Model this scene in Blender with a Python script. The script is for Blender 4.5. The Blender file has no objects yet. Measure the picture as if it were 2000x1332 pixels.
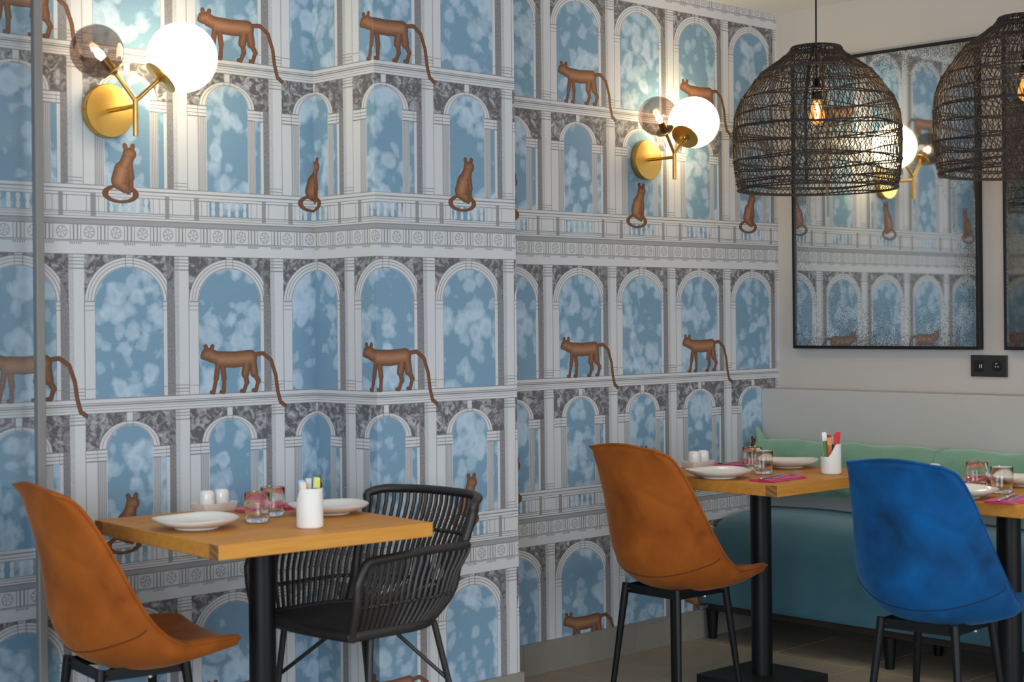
import bpy, bmesh, math, random
from mathutils import Vector, Matrix
random.seed(7)
S = bpy.context.scene
C = S.collection
PI = math.pi

# ------------------------------------------------------------------ camera, light, exposure
TH = math.radians(46.2)
FW = Vector((math.cos(TH), math.sin(TH), 0)); RT = Vector((math.sin(TH), -math.cos(TH), 0)); UP = Vector((0, 0, 1))
ROLL = 0.0095
CX = math.cos(ROLL) * RT - math.sin(ROLL) * UP
CY = math.sin(ROLL) * RT + math.cos(ROLL) * UP
CAM = Vector((-5.766, -4.317, 1.33))
cd = bpy.data.cameras.new('camera'); cam = bpy.data.objects.new('camera', cd); C.objects.link(cam)
M = Matrix.Identity(4)
for i in range(3):
    M[i][0] = CX[i]; M[i][1] = CY[i]; M[i][2] = -FW[i]; M[i][3] = CAM[i]
cam.matrix_world = M
cd.sensor_width = 36; cd.lens = 3155 * 36 / 2000; cd.shift_y = -42 / 2000
cd.dof.use_dof = True; cd.dof.focus_distance = 6.3; cd.dof.aperture_fstop = 4.5
cd.clip_start = 0.05
S.camera = cam
S.view_settings.view_transform = 'Standard'; S.view_settings.look = 'None'
S.view_settings.exposure = 0.0; S.view_settings.gamma = 1.0; S.view_settings.use_curve_mapping = False
S.cycles.use_denoising = True
S.cycles.max_bounces = 18; S.cycles.transmission_bounces = 18; S.cycles.glossy_bounces = 8; S.cycles.diffuse_bounces = 4; S.cycles.transparent_max_bounces = 16; S.cycles.sample_clamp_indirect = 6
S.cycles.caustics_reflective = False; S.cycles.caustics_refractive = False

W = bpy.data.worlds.new('overcast_sky'); S.world = W; W.use_nodes = True
bg = W.node_tree.nodes['Background']; bg.inputs[0].default_value = (0.78, 0.89, 1.0, 1); bg.inputs[1].default_value = 1.0

def area(name, loc, target, sx, sy, power, col):
    l = bpy.data.lights.new(name, 'AREA'); l.shape = 'RECTANGLE'; l.size = sx; l.size_y = sy; l.energy = power; l.color = col
    o = bpy.data.objects.new(name, l); C.objects.link(o); o.location = loc
    o.rotation_euler = (Vector(target) - Vector(loc)).to_track_quat('-Z', 'Y').to_euler(); return o
# added area lights for daylight from assumed, unbuilt openings behind the camera
area('assumed_window_daylight', (-7.9, -5.2, 1.6), (-1.6, -0.4, 1.2), 3.0, 2.2, 170, (0.80, 0.90, 1.0))
area('added_side_daylight', (-2.2, -7.4, 1.6), (-1.2, 0, 1.2), 2.6, 2.2, 85, (0.88, 0.94, 1.0))
# assumed ceiling spots out of view, added for light from above; no fittings built
for dx, dy in ((-3.6, -1.9), (-1.9, -2.2), (-5.2, -2.4), (-3.0, -3.6)):
    l = bpy.data.lights.new('assumed_downlight', 'SPOT'); l.energy = 34; l.spot_size = math.radians(130); l.spot_blend = 0.9; l.shadow_soft_size = 0.06; l.color = (1.0, 0.91, 0.78)
    o = bpy.data.objects.new('assumed_downlight', l); C.objects.link(o); o.location = (dx, dy, 2.63)

# ------------------------------------------------------------------ node helpers
class NT:
    def __init__(s, name):
        s.m = bpy.data.materials.new(name); s.m.use_nodes = True
        s.t = s.m.node_tree; s.n = s.t.nodes; s.l = s.t.links
        s.b = s.n['Principled BSDF']
    def node(s, ty, **k):
        q = s.n.new(ty)
        for a, v in k.items(): setattr(q, a, v)
        return q
    def put(s, sock, v):
        if isinstance(v, E): v = v.s
        if isinstance(v, bpy.types.NodeSocket): s.l.new(v, sock)
        else: sock.default_value = v
    def math(s, op, *a):
        q = s.node('ShaderNodeMath', operation=op)
        for i, v in enumerate(a): s.put(q.inputs[i], v)
        return E(s, q.outputs[0])
    def mix(s, f, a, b):
        q = s.node('ShaderNodeMix', data_type='RGBA')
        s.put(q.inputs[0], f)
        for i, v in ((6, a), (7, b)):
            s.put(q.inputs[i], v if isinstance(v, (bpy.types.NodeSocket, E)) else (*v, 1))
        return q.outputs[2]
    def noise(s, vec, scale, detail=2, rough=0.5, dist=0.0, col=False):
        q = s.node('ShaderNodeTexNoise'); s.put(q.inputs['Vector'], vec)
        q.inputs['Scale'].default_value = scale; q.inputs['Detail'].default_value = detail
        q.inputs['Roughness'].default_value = rough; q.inputs['Distortion'].default_value = dist
        return E(s, q.outputs['Fac'])
    def ramp(s, f, stops):
        q = s.node('ShaderNodeValToRGB'); s.put(q.inputs[0], f)
        e = q.color_ramp.elements
        while len(e) < len(stops): e.new(0.5)
        for i, (p, c) in enumerate(stops): e[i].position = p; e[i].color = (*c, 1)
        return q.outputs[0]
    def obj(s):
        return s.node('ShaderNodeTexCoord').outputs['Object']
    def scale(s, v, sc):
        q = s.node('ShaderNodeMapping'); s.put(q.inputs[0], v); q.inputs['Scale'].default_value = sc; return q.outputs[0]
    def bump(s, h, strength, dist=0.01):
        q = s.node('ShaderNodeBump'); s.put(q.inputs['Height'], h); q.inputs['Strength'].default_value = strength; q.inputs['Distance'].default_value = dist
        s.l.new(q.outputs[0], s.b.inputs['Normal'])
    def set(s, **k):
        for a, v in k.items():
            s.put(s.b.inputs[a.replace('_', ' ')], (*v, 1) if isinstance(v, tuple) and len(v) == 3 else v)
        return s
class E:
    def __init__(s, nt, sock): s.nt = nt; s.s = sock
    def _o(s, op, *a): return s.nt.math(op, s, *a)
    def __add__(s, o): return s._o('ADD', o)
    __radd__ = __add__
    def __sub__(s, o): return s._o('SUBTRACT', o)
    def __rsub__(s, o): return s.nt.math('SUBTRACT', o, s)
    def __mul__(s, o): return s._o('MULTIPLY', o)
    __rmul__ = __mul__
    def __truediv__(s, o): return s._o('DIVIDE', o)
    def lt(s, o): return s._o('LESS_THAN', o)
    def gt(s, o): return s._o('GREATER_THAN', o)
    def abs(s): return s._o('ABSOLUTE')
    def sqrt(s): return s._o('SQRT')
    def mod(s, o): return s._o('FLOORED_MODULO', o)
    def max(s, o): return s._o('MAXIMUM', o)
    def min(s, o): return s._o('MINIMUM', o)
    def sat(s): return s.max(0.0).min(1.0)
    def sin(s): return s._o('SINE')
    def inn(s, a, b): return s.gt(a) * s.lt(b)
    def near(s, c, w): return (s - c).abs().lt(w)

def simple(name, col, rough=0.5, metal=0.0, **k):
    t = NT(name); t.set(Base_Color=col, Roughness=rough, Metallic=metal, **k); return t.m

# ------------------------------------------------------------------ wallpaper: a plain arcade print (flat print, drawn with node maths)
def wallpaper():
    t = NT('arcade_wallpaper')
    sep = t.node('ShaderNodeSeparateXYZ'); uv = t.node('ShaderNodeTexCoord').outputs['UV']; t.l.new(uv, sep.inputs[0])
    s = E(t, sep.outputs[0]); z = E(t, sep.outputs[1])
    P = 0.3585; PZ = 1.055; S0 = -2.981
    a = (s - (S0 - 0.06)).mod(P) - 0.06
    zb = (z - 0.052).mod(PZ)
    ink = None; blue = None
    def add(cur, v): return v if cur is None else cur.max(v)
    # tall arcade 0 .. 0.428
    tall = zb.lt(0.428)
    up = (zb - 0.288).max(0.0)
    xc = a - 0.1155
    dI = ((xc / 0.1155) * (xc / 0.1155) + (up / 0.103) * (up / 0.103)).sqrt()
    dO = ((xc / 0.150) * (xc / 0.150) + (up / 0.134) * (up / 0.134)).sqrt()
    oT = dI.lt(1.0) * tall
    arch = zb.gt(0.288)
    colm = (a.gt(0.272) + a.lt(-0.0355)).min(1.0)
    key = xc.near(0.0, 0.013) * zb.inn(0.355, 0.428)
    spT = tall * arch * dO.gt(1.0) * (1.0 - colm) * (1.0 - key)
    ringT = tall * arch * (dO.near(1.0, 0.012).max(dO.near(0.93, 0.008)).max(dO.near(0.86, 0.008)).max(dI.near(1.02, 0.012)))
    below = tall * (1.0 - arch)
    edgT = below * (a.near(0.0, 0.0012).max(a.near(0.231, 0.0012)).max(a.near(-0.0355, 0.0012)).max(a.near(0.272, 0.0013)))
    darkT = tall * a.inn(0.245, 0.272)
    shT = tall * a.inn(0.272, 0.2885) * 0.55
    capT = tall * colm * (zb.near(0.398, 0.0015).max(zb.near(0.408, 0.0015)).max(zb.near(0.418, 0.0015)).max(zb.near(0.386, 0.002)).max(zb.near(0.03, 0.0012)).max(zb.near(0.02, 0.0015)).max(zb.near(0.01, 0.0012)))
    impT = tall * (1.0 - oT) * (1.0 - colm) * (zb.near(0.288, 0.0015).max(zb.near(0.275, 0.0012)).max(zb.near(0.262, 0.001)).max(zb.near(0.028, 0.001)))
    keyL = tall * zb.inn(0.353, 0.428) * xc.near(0.013, 0.0) .max(0.0)
    keyL = tall * zb.inn(0.353, 0.428) * (xc.abs().near(0.013, 0.0012)).max(zb.near(0.355, 0.0015) * xc.abs().lt(0.014))
    # small arcade 0.634 .. 1.010
    zs = zb - 0.634
    sm = zb.inn(0.634, 1.010)
    xs = a - 0.1125
    us = (zs - 0.268).max(0.0)
    sI = ((xs / 0.0775) * (xs / 0.0775) + (us / 0.068) * (us / 0.068)).sqrt()
    sO = ((xs / 0.104) * (xs / 0.104) + (us / 0.081) * (us / 0.081)).sqrt()
    arS = zs.gt(0.268)
    oS = sm * (sI.lt(1.0)).max(a.inn(0.219, 0.238) * zs.lt(0.235))
    keyS = xs.near(0.0, 0.011) * zs.gt(0.318)
    spS = sm * arS * sO.gt(1.0) * (1.0 - colm) * (1.0 - keyS)
    ringS = sm * arS * (sO.near(1.0, 0.014).max(sO.near(0.9, 0.01)).max(sI.near(1.03, 0.016)))
    darkS = sm * a.inn(0.250, 0.272)
    shS = sm * a.inn(0.272, 0.2885) * 0.5
    clL = (a.inn(0.004, 0.033)).max(a.inn(0.192, 0.219))
    flute = sm * zs.lt(0.232) * clL * (0.25 + 0.6 * (a.mod(0.0058).lt(0.0024)))
    edgS = sm * zs.lt(0.268) * (a.near(-0.0355, 0.0012).max(a.near(0.272, 0.0013)).max(a.near(0.0035, 0.001)).max(a.near(0.238, 0.001)))
    entS = sm * zs.inn(0.232, 0.270) * (1.0 - colm) * a.inn(0.034, 0.191)._o('SUBTRACT', 1.0).abs() * (zs.near(0.234, 0.0018).max(zs.near(0.245, 0.0012)).max(zs.near(0.256, 0.0012)).max(zs.near(0.268, 0.0018)))
    capS = sm * colm * (zs.near(0.345, 0.0018).max(zs.near(0.357, 0.0015)).max(zs.near(0.366, 0.0012)).max(zs.near(0.02, 0.0012)).max(zs.near(0.01, 0.0012)))
    keyLS = sm * zs.gt(0.318) * (xs.abs().near(0.011, 0.0011))
    # balustrade 0.555 .. 0.602 with base, rail
    ba = zb.inn(0.555, 0.602)
    gap = a.inn(0.042, 0.190)
    bw = 0.0035 + 0.0035 * ((zb - 0.555) * 133.0).sin().abs()
    balu = ((a - 0.042).mod(0.0296) - 0.0148).abs().lt(bw)
    oB = ba * gap * (1.0 - balu)
    dkB = zb.inn(0.54, 0.612) * (a.inn(0.2415, 0.2565).max(a.inn(-0.013, 0.005)))
    zp = (zb - 0.578).abs()
    p1 = (a - 0.2985).abs().near(0.030, 0.0012).max((a + 0.06).abs().near(0.030, 0.0012))
    pan = ba * (a.near(0.014, 0.001).max(a.near(0.034, 0.001)).max(a.near(0.200, 0.001)).max(a.near(0.222, 0.001)).max(a.near(0.268, 0.0012)).max(a.near(-0.026, 0.0012)))
    def hl(*v):
        r = None
        for c, w in v: r = add(r, zb.near(c, w))
        return r
    lines = hl((0.533, .0018), (0.541, .001), (0.549, .001), (0.555, .0013), (0.602, .0013), (0.611, .001), (0.622, .0018), (0.634, .0013),
               (0.470, .0014), (0.466, .001), (0.517, .0016), (0.428, .0013), (1.010, .0014), (1.019, .0008), (1.027, .0008), (1.034, .0022), (1.040, .0013), (1.0535, .0015))
    corb = zb.inn(0.5175, 0.532) * 0.55
    # frieze 0.470 .. 0.517
    fr = zb.inn(0.471, 0.516)
    q = (a + 0.3585).mod(P / 4)
    tri = fr * (q.near(0.0103, 0.0012).max(q.near(0.0443, 0.0012)).max(q.near(0.021, 0.0022)).max(q.near(0.0335, 0.0022)))
    rx = q - 0.0721
    rx = (q + 0.0175).mod(P / 4) - 0.0896 + 0.0 if False else ((q - 0.0721 + 0.0448).mod(P / 4) - 0.0448)
    rr = (rx * rx + (zb - 0.4935) * (zb - 0.4935)).sqrt()
    ang = t.math('ARCTAN2', zb - 0.4935, rx)
    ros = fr * (rr.near(0.0165, 0.0014).max(rr.lt(0.0042) * rr.gt(0.002)).max(rr.inn(0.006, 0.014) * ((ang * 6.0).sin().gt(0.55))))
    gut = zb.inn(0.458, 0.464) * q.inn(0.008, 0.0466) * q.mod(0.0072).lt(0.0042)
    vec = uv
    hat = t.noise(t.scale(vec, (330, 150, 1)), 1.0, 2, 0.6)
    hat2 = t.noise(t.scale(vec, (60, 60, 1)), 1.0, 3, 0.6)
    hv = (hat * 1.5 - 0.25).sat()
    hat3 = t.noise(vec, 34.0, 3, 0.6, 1.2)
    hatch = ((0.62 + 0.5 * hv) * (0.45 + 3.4 * (0.60 - hat3)).sat() + 0.16).sat()
    ink = None
    for v in (spT * hatch * 1.0, spS * hatch * 1.0, darkT * (0.55 + 0.45 * hv), darkS * (0.55 + 0.45 * hv), dkB * (0.5 + 0.3 * hv), shT * hv, shS * hv,
              corb, flute * 0.75, ringT * 0.75, ringS * 0.75, edgT * 0.8, edgS * 0.7, capT * 0.7, capS * 0.7, impT * 0.7, entS * 0.8, keyL * 0.8, keyLS * 0.8,
              pan * 0.75, lines * 0.75, tri * 0.75, ros * 0.6, gut * 0.7):
        ink = add(ink, v)
    blue = oT.max(oS).max(oB)
    # clouds in the openings
    cvec = t.scale(vec, (1.0, 0.9, 1))
    n1 = t.noise(cvec, 7.5, 3, 0.5, 0.8)
    n2 = t.noise(cvec, 30.0, 4, 0.6, 0.6)
    nq = t.node('ShaderNodeTexNoise'); t.put(nq.inputs['Vector'], cvec); nq.inputs['Scale'].default_value = 16; nq.inputs['Detail'].default_value = 2
    wv = t.node('ShaderNodeVectorMath', operation='SCALE'); t.l.new(nq.outputs['Color'], wv.inputs[0]); wv.inputs['Scale'].default_value = 0.035
    av = t.node('ShaderNodeVectorMath', operation='ADD'); t.put(av.inputs[0], cvec); t.l.new(wv.outputs[0], av.inputs[1])
    vo = t.node('ShaderNodeTexVoronoi'); t.l.new(av.outputs[0], vo.inputs['Vector']); vo.inputs['Scale'].default_value = 19
    vd = E(t, vo.outputs['Distance'])
    puff = (0.58 - vd) * 1.6 + (n1 - 0.5) * 4.0 + (n2 - 0.5) * 0.8
    cl = (puff * 4.0).sat() * 0.52 + ((puff - 0.30) * 3.0).sat() * 0.48 * (vd * 2.2).sat()
    eng = (z * 900.0).sin() * 0.5 + 0.5
    sky = t.mix(cl, (0.195, 0.335, 0.460), (0.44, 0.57, 0.69))
    sky = t.mix(eng * (1.0 - cl) * 0.16, sky, (0.07, 0.14, 0.22))
    paper = t.mix(hat2 * 0.25, (0.60, 0.615, 0.64), (0.52, 0.54, 0.57))
    col = t.mix((ink * (1.0 - blue)).sat(), paper, (0.115, 0.11, 0.12))
    # blue
    col = t.mix(blue, col, sky)
    # plain brown long-tailed animals, alternately walking on the ledge and sitting on the rail
    b2 = (s - (S0 - 0.12)).mod(2 * P) - 0.12
    zw = (zb + 0.12).mod(PZ) - 0.12
    def cap(x, y, p, q_, r):
        dx, dy = q_[0] - p[0], q_[1] - p[1]; L = dx * dx + dy * dy + 1e-9
        px = x - p[0]; py = y - p[1]
        h = ((px * dx + py * dy) / L).sat()
        ex = px - h * dx; ey = py - h * dy
        return (ex * ex + ey * ey).sqrt() - r
    def chain(x, y, pts, rs):
        r = None
        for i in range(len(pts) - 1):
            v = cap(x, y, pts[i], pts[i + 1], (rs[i] + rs[i + 1]) / 2)
            r = v if r is None else r.min(v)
        return r
    w = [chain(b2, zw, [(.026, .122), (.042, .124)], [.019, .019]), chain(b2, zw, [(.014, .116), (.018, .116)], [.010, .010]),
         chain(b2, zw, [(.028, .134), (.024, .147)], [.010, .006]), chain(b2, zw, [(.044, .134), (.049, .147)], [.010, .006]),
         chain(b2, zw, [(.044, .118), (.078, .108)], [.018, .024]), chain(b2, zw, [(.078, .106), (.130, .104), (.192, .108)], [.027, .025, .027]),
         chain(b2, zw, [(.070, .095), (.062, .045), (.052, .003), (.044, .003)], [.012, .008, .007, .006]), chain(b2, zw, [(.086, .09), (.092, .045), (.090, .003), (.080, .003)], [.012, .008, .007, .006]),
         chain(b2, zw, [(.180, .10), (.172, .058), (.178, .030), (.166, .003), (.156, .003)], [.020, .011, .008, .007, .006]),
         chain(b2, zw, [(.200, .10), (.206, .060), (.222, .034), (.212, .004), (.202, .004)], [.020, .011, .008, .007, .006]),
         chain(b2, zw, [(.206, .118), (.240, .122), (.272, .100), (.290, .050), (.297, .0), (.308, -.038), (.326, -.050)], [.007] * 7)]
    bx = b2 - (P + 0.0885); bz = zw - 0.622
    w += [chain(bx, bz, [(.026, .112), (.036, .112)], [.019, .018]), chain(bx, bz, [(.019, .123), (.015, .136)], [.010, .006]), chain(bx, bz, [(.038, .123), (.042, .136)], [.010, .006]),
          chain(bx, bz, [(.024, .095), (.006, .060), (-.004, .030)], [.017, .026, .031]),
          chain(bx, bz, [(.030, .085), (.036, .040), (.036, .004), (.046, .003)], [.014, .009, .007, .006]), chain(bx, bz, [(.020, .08), (.022, .03), (.022, .004), (.034, .002)], [.012, .009, .007, .006]),
          chain(bx, bz, [(-.004, .022), (.014, .010), (.026, .0)], [.022, .014, .008])]
    tl = (((bx / 0.052) * (bx / 0.052) + ((bz + 0.010) / 0.024) * ((bz + 0.010) / 0.024)).sqrt() - 1.0).abs() * 0.033 - 0.0065
    d = w[0]
    for v in w[1:]: d = d.min(v)
    d = d.min(tl)
    am = d.lt(0.0)
    fur = t.mix(((d + 0.012) * -40.0 + hat * 0.8).sat(), (0.135, 0.058, 0.03), (0.40, 0.20, 0.11))
    col = t.mix(am, col, fur)
    t.put(t.b.inputs['Base Color'], col); t.set(Roughness=0.62)
    t.b.inputs['Specular IOR Level'].default_value = 0.3
    t.bump(t.noise(t.scale(vec, (700, 700, 1)), 1.0, 1), 0.06, 0.001)
    return t.m

# ------------------------------------------------------------------ materials
def oak(name):
    t = NT(name); o = t.obj()
    g = t.noise(t.scale(o, (3.0, 42, 42)), 1.0, 5, 0.6, 0.6)
    g2 = t.noise(t.scale(o, (9.0, 190, 190)), 1.0, 3, 0.6)
    info = t.node('ShaderNodeObjectInfo')
    f = (g * 0.62 + g2 * 0.25 + E(t, info.outputs['Random']) * 0.12 - 0.01).sat()
    t.put(t.b.inputs['Base Color'], t.ramp(f, [(0.2, (0.36, 0.135, 0.020)), (0.5, (0.56, 0.245, 0.042)), (0.8, (0.67, 0.33, 0.070))]))
    t.set(Roughness=0.5, Specular_IOR_Level=0.3); t.bump(g2, 0.08, 0.002); return t.m
def endgrain(name):
    t = NT(name); o = t.obj()
    q = t.node('ShaderNodeTexWave', wave_type='RINGS'); t.put(q.inputs[0], t.scale(o, (1, 1, 1))); q.inputs['Scale'].default_value = 17; q.inputs['Distortion'].default_value = 2.5; q.inputs['Detail'].default_value = 2
    t.put(t.b.inputs['Base Color'], t.ramp(E(t, q.outputs['Fac']), [(0, (0.20, 0.085, 0.02)), (1, (0.34, 0.16, 0.045))])); t.set(Roughness=0.6); return t.m
def velvet(name, dark, light, sheen):
    t = NT(name); o = t.obj()
    n = t.noise(o, 4.2, 3, 0.55, 0.6); n2 = t.noise(o, 420, 2)
    n3 = t.noise(o, 19.0, 3, 0.6, 0.5)
    f = (((n - 0.34) * 2.6 + (n3 - 0.42) * 0.55).sat() * 0.88 + n2 * 0.15).sat()
    t.put(t.b.inputs['Base Color'], t.mix(f, dark, light))
    t.set(Roughness=0.85, Sheen_Weight=0.22, Sheen_Roughness=0.4, Sheen_Tint=sheen)
    t.b.inputs['Specular IOR Level'].default_value = 0.15
    t.bump(n2, 0.12, 0.002); return t.m
def fabric(name, c1, c2, sheen):
    t = NT(name); o = t.obj()
    w1 = t.noise(t.scale(o, (160, 900, 160)), 1.0, 2); w2 = t.noise(t.scale(o, (160, 60, 900)), 1.0, 2); n = t.noise(o, 5, 3, 0.6)
    f = (w1 * 0.5 + w2 * 0.5 + (n - 0.5) * 0.9).sat()
    t.put(t.b.inputs['Base Color'], t.mix(f, c1, c2)); t.set(Roughness=0.9, Sheen_Weight=0.5, Sheen_Tint=sheen)
    t.b.inputs['Specular IOR Level'].default_value = 0.15
    t.bump(w1 + w2, 0.2, 0.002); return t.m
def stone(name, c1, c2):
    t = NT(name); o = t.obj(); geo = t.node('ShaderNodeNewGeometry').outputs['Position']
    n = t.noise(geo, 5, 5, 0.6, 0.5); n2 = t.noise(geo, 90, 3, 0.6)
    r = E(t, t.node('ShaderNodeObjectInfo').outputs['Random'])
    f = (n * 0.8 + n2 * 0.35 + r * 0.07 - 0.1).sat()
    t.put(t.b.inputs['Base Color'], t.mix(f, c1, c2)); t.set(Roughness=0.5); t.bump(n2, 0.1, 0.002); return t.m
def paint(name, c, rough=0.8):
    t = NT(name); geo = t.node('ShaderNodeNewGeometry').outputs['Position']
    n = t.noise(geo, 160, 3, 0.6); m = t.noise(geo, 1.5, 3)
    t.put(t.b.inputs['Base Color'], t.mix(m * 0.3, c, tuple(v * 0.88 for v in c))); t.set(Roughness=rough); t.bump(n, 0.12, 0.002); return t.m
def brushed(name, c, rough):
    t = NT(name); o = t.obj(); n = t.noise(t.scale(o, (300, 300, 8)), 1.0, 3)
    t.put(t.b.inputs['Base Color'], t.mix(n * 0.5, c, tuple(v * 0.75 for v in c))); t.set(Metallic=1.0); t.put(t.b.inputs['Roughness'], rough + n * 0.15); return t.m
def rattan(name, c1, c2, rough=0.45, sc=(200, 200, 60)):
    t = NT(name); o = t.obj(); n = t.noise(t.scale(o, sc), 1.0, 3)
    t.put(t.b.inputs['Base Color'], t.mix(n, c1, c2)); t.set(Roughness=rough); t.bump(n, 0.25, 0.002); return t.m
def glassy(name, col, rough=0.0, ior=1.45):
    t = NT(name); t.set(Base_Color=col, Roughness=rough, IOR=ior, Transmission_Weight=1.0); return t.m
def thin_glass(name, tint, refl):
    # a thin sheet: see-through with a fresnel reflection
    t = NT(name); t.n.remove(t.b); out = t.n['Material Output']
    tr = t.node('ShaderNodeBsdfTransparent'); tr.inputs[0].default_value = (*tint, 1)
    gl = t.node('ShaderNodeBsdfGlossy'); gl.inputs['Roughness'].default_value = 0.02
    lw = t.node('ShaderNodeLayerWeight'); lw.inputs[0].default_value = 0.5
    k = E(t, lw.outputs['Facing']); k = (k * k * k * k * 0.55 + 0.035 * refl).sat()
    mx = t.node('ShaderNodeMixShader'); t.put(mx.inputs[0], k); t.l.new(tr.outputs[0], mx.inputs[1]); t.l.new(gl.outputs[0], mx.inputs[2]); t.l.new(mx.outputs[0], out.inputs[0]); return t.m
def emit(name, col, st):
    t = NT(name); t.set(Base_Color=(0.8, 0.8, 0.8), Emission_Color=col, Emission_Strength=st, Roughness=0.3); return t.m
def glowing_bulb(name, col, st):
    t = NT(name); t.n.remove(t.b); out = t.n['Material Output']
    tr = t.node('ShaderNodeBsdfTransparent'); tr.inputs[0].default_value = (1.0, 0.78, 0.45, 1); em = t.node('ShaderNodeEmission'); em.inputs[0].default_value = (*col, 1); em.inputs[1].default_value = st
    mx = t.node('ShaderNodeMixShader'); mx.inputs[0].default_value = 0.42; t.l.new(tr.outputs[0], mx.inputs[1]); t.l.new(em.outputs[0], mx.inputs[2]); t.l.new(mx.outputs[0], out.inputs[0]); return t.m
def mirror_mat():
    t = NT('antiqued_mirror'); o = t.obj()
    sep = t.node('ShaderNodeSeparateXYZ'); t.put(sep.inputs[0], o)
    y = E(t, sep.outputs[1]).abs() / 0.46; z = E(t, sep.outputs[2]).abs() / 0.62
    n = t.noise(o, 3.2, 3, 0.6, 0.4)
    edge = ((y * y * y).max(z * z * z) * 0.9 + (n - 0.5) * 1.1)
    sp = t.noise(o, 330, 2, 0.7)
    f = (((edge - 0.36) * 1.2).sat() * 0.22 + 0.375 - sp).gt(0.0) * edge.gt(0.30)
    t.put(t.b.inputs['Base Color'], t.mix(f, (0.80, 0.83, 0.82), (0.07, 0.08, 0.085)))
    t.put(t.b.inputs['Metallic'], 1.0 - f * 0.9); t.put(t.b.inputs['Roughness'], 0.035 + f * 0.4); return t.m

MAT = dict(
    paper=wallpaper(), white=paint('warm_white_paint', (0.52, 0.50, 0.475)), ceil=paint('ceiling_paint', (0.80, 0.79, 0.77)), box=paint('ledge_paint', (0.50, 0.495, 0.48)),
    tile=stone('floor_stone', (0.23, 0.20, 0.15), (0.40, 0.345, 0.265)), grout=paint('grout', (0.34, 0.30, 0.24)), skirt=stone('skirting_stone', (0.20, 0.18, 0.155), (0.30, 0.275, 0.24)),
    bench_shade=stone('skirting_shade_dark', (0.03, 0.027, 0.023), (0.06, 0.055, 0.048)), oak=oak('oiled_oak'), end=endgrain('oak_end_grain'),  # near-black skirting colour stands in for the shade under the bench
    orange=velvet('rust_velvet', (0.20, 0.048, 0.008), (0.43, 0.118, 0.016), (1.0, 0.6, 0.35)), blue=velvet('blue_velvet', (0.006, 0.030, 0.085), (0.004, 0.112, 0.36), (0.25, 0.6, 1.0)),
    teal=fabric('teal_upholstery', (0.022, 0.085, 0.118), (0.055, 0.150, 0.190), (0.7, 0.95, 1.0)), green=fabric('green_linen', (0.13, 0.29, 0.205), (0.25, 0.45, 0.33), (0.8, 1.0, 0.85)),
    black=simple('black_powder_coat', (0.005, 0.005, 0.006), 0.42, 0.0, Specular_IOR_Level=0.28), black2=simple('black_frame', (0.010, 0.010, 0.011), 0.5, 0.0, Specular_IOR_Level=0.3), darkwood=simple('dark_brown_wood', (0.022, 0.013, 0.009), 0.6),
    cane=rattan('black_rattan', (0.010, 0.009, 0.009), (0.028, 0.022, 0.021)), wicker=rattan('black_brown_wicker', (0.012, 0.009, 0.008), (0.034, 0.023, 0.019), 0.55),
    china=simple('white_china', (0.80, 0.79, 0.77), 0.12), glass=glassy('clear_glass', (1, 1, 1)), smoke=thin_glass('smoked_glass', (0.55, 0.49, 0.48), 1.5),
    pane=thin_glass('clear_pane', (0.90, 0.92, 0.93), 1.45), brass=brushed('brushed_brass', (0.62, 0.38, 0.10), 0.24), steel=simple('cutlery_steel', (0.72, 0.71, 0.70), 0.16, 1.0),
    opal=emit('opal_glass', (1.0, 0.80, 0.48), 14.0), bulb=emit('warm_bulb', (1.0, 0.66, 0.36), 45.0), fil=emit('filament', (1.0, 0.55, 0.16), 60.0),
    amber=glowing_bulb('amber_bulb_glass', (1.0, 0.42, 0.09), 1.7), napkin=fabric('magenta_napkin', (0.42, 0.004, 0.075), (0.55, 0.010, 0.11), (1, 0.5, 0.7)),
    mirror=mirror_mat(), socket=simple('black_plastic', (0.022, 0.021, 0.024), 0.4), silver=simple('contact_metal', (0.75, 0.75, 0.78), 0.3, 0.6), hole=simple('recess_black', (0.004, 0.004, 0.004), 0.5),
    seam_rust_velvet=simple('rust_seam', (0.10, 0.026, 0.006), 0.8), seam_blue_velvet=simple('blue_seam', (0.002, 0.014, 0.05), 0.8),
    strip=simple('grey_edge_seal', (0.20, 0.195, 0.185), 0.4), gap=simple('joint_shadow_line', (0.05, 0.03, 0.015), 0.8))

# ------------------------------------------------------------------ mesh helpers
def link(name, me, mat, parent=None):
    o = bpy.data.objects.new(name, me); C.objects.link(o)
    if mat is not None and not me.materials: me.materials.append(mat)
    if parent is not None: o.parent = parent
    return o
def mesh(name, V, F, mat, parent=None, smooth=True):
    me = bpy.data.meshes.new(name); me.from_pydata([tuple(v) for v in V], [], F); me.update()
    if smooth:
        me.polygons.foreach_set('use_smooth', [True] * len(me.polygons)); me.set_sharp_from_angle(angle=math.radians(42))
    return link(name, me, mat, parent)
def empty(name, loc, rz=0.0):
    o = bpy.data.objects.new(name, None); C.objects.link(o); o.location = loc; o.rotation_euler = (0, 0, rz); o.empty_display_size = 0.1; return o
def tag(o, label, cat, group=None):
    o['label'] = label; o['category'] = cat
    if group: o['group'] = group
    return o
def struct(o): o['kind'] = 'structure'; return o
def copy_tree(o, parent=None):
    c = o.copy(); C.objects.link(c)
    if parent is not None: c.parent = parent
    for ch in [x for x in bpy.data.objects if x.parent == o]: copy_tree(ch, c)
    return c
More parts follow.
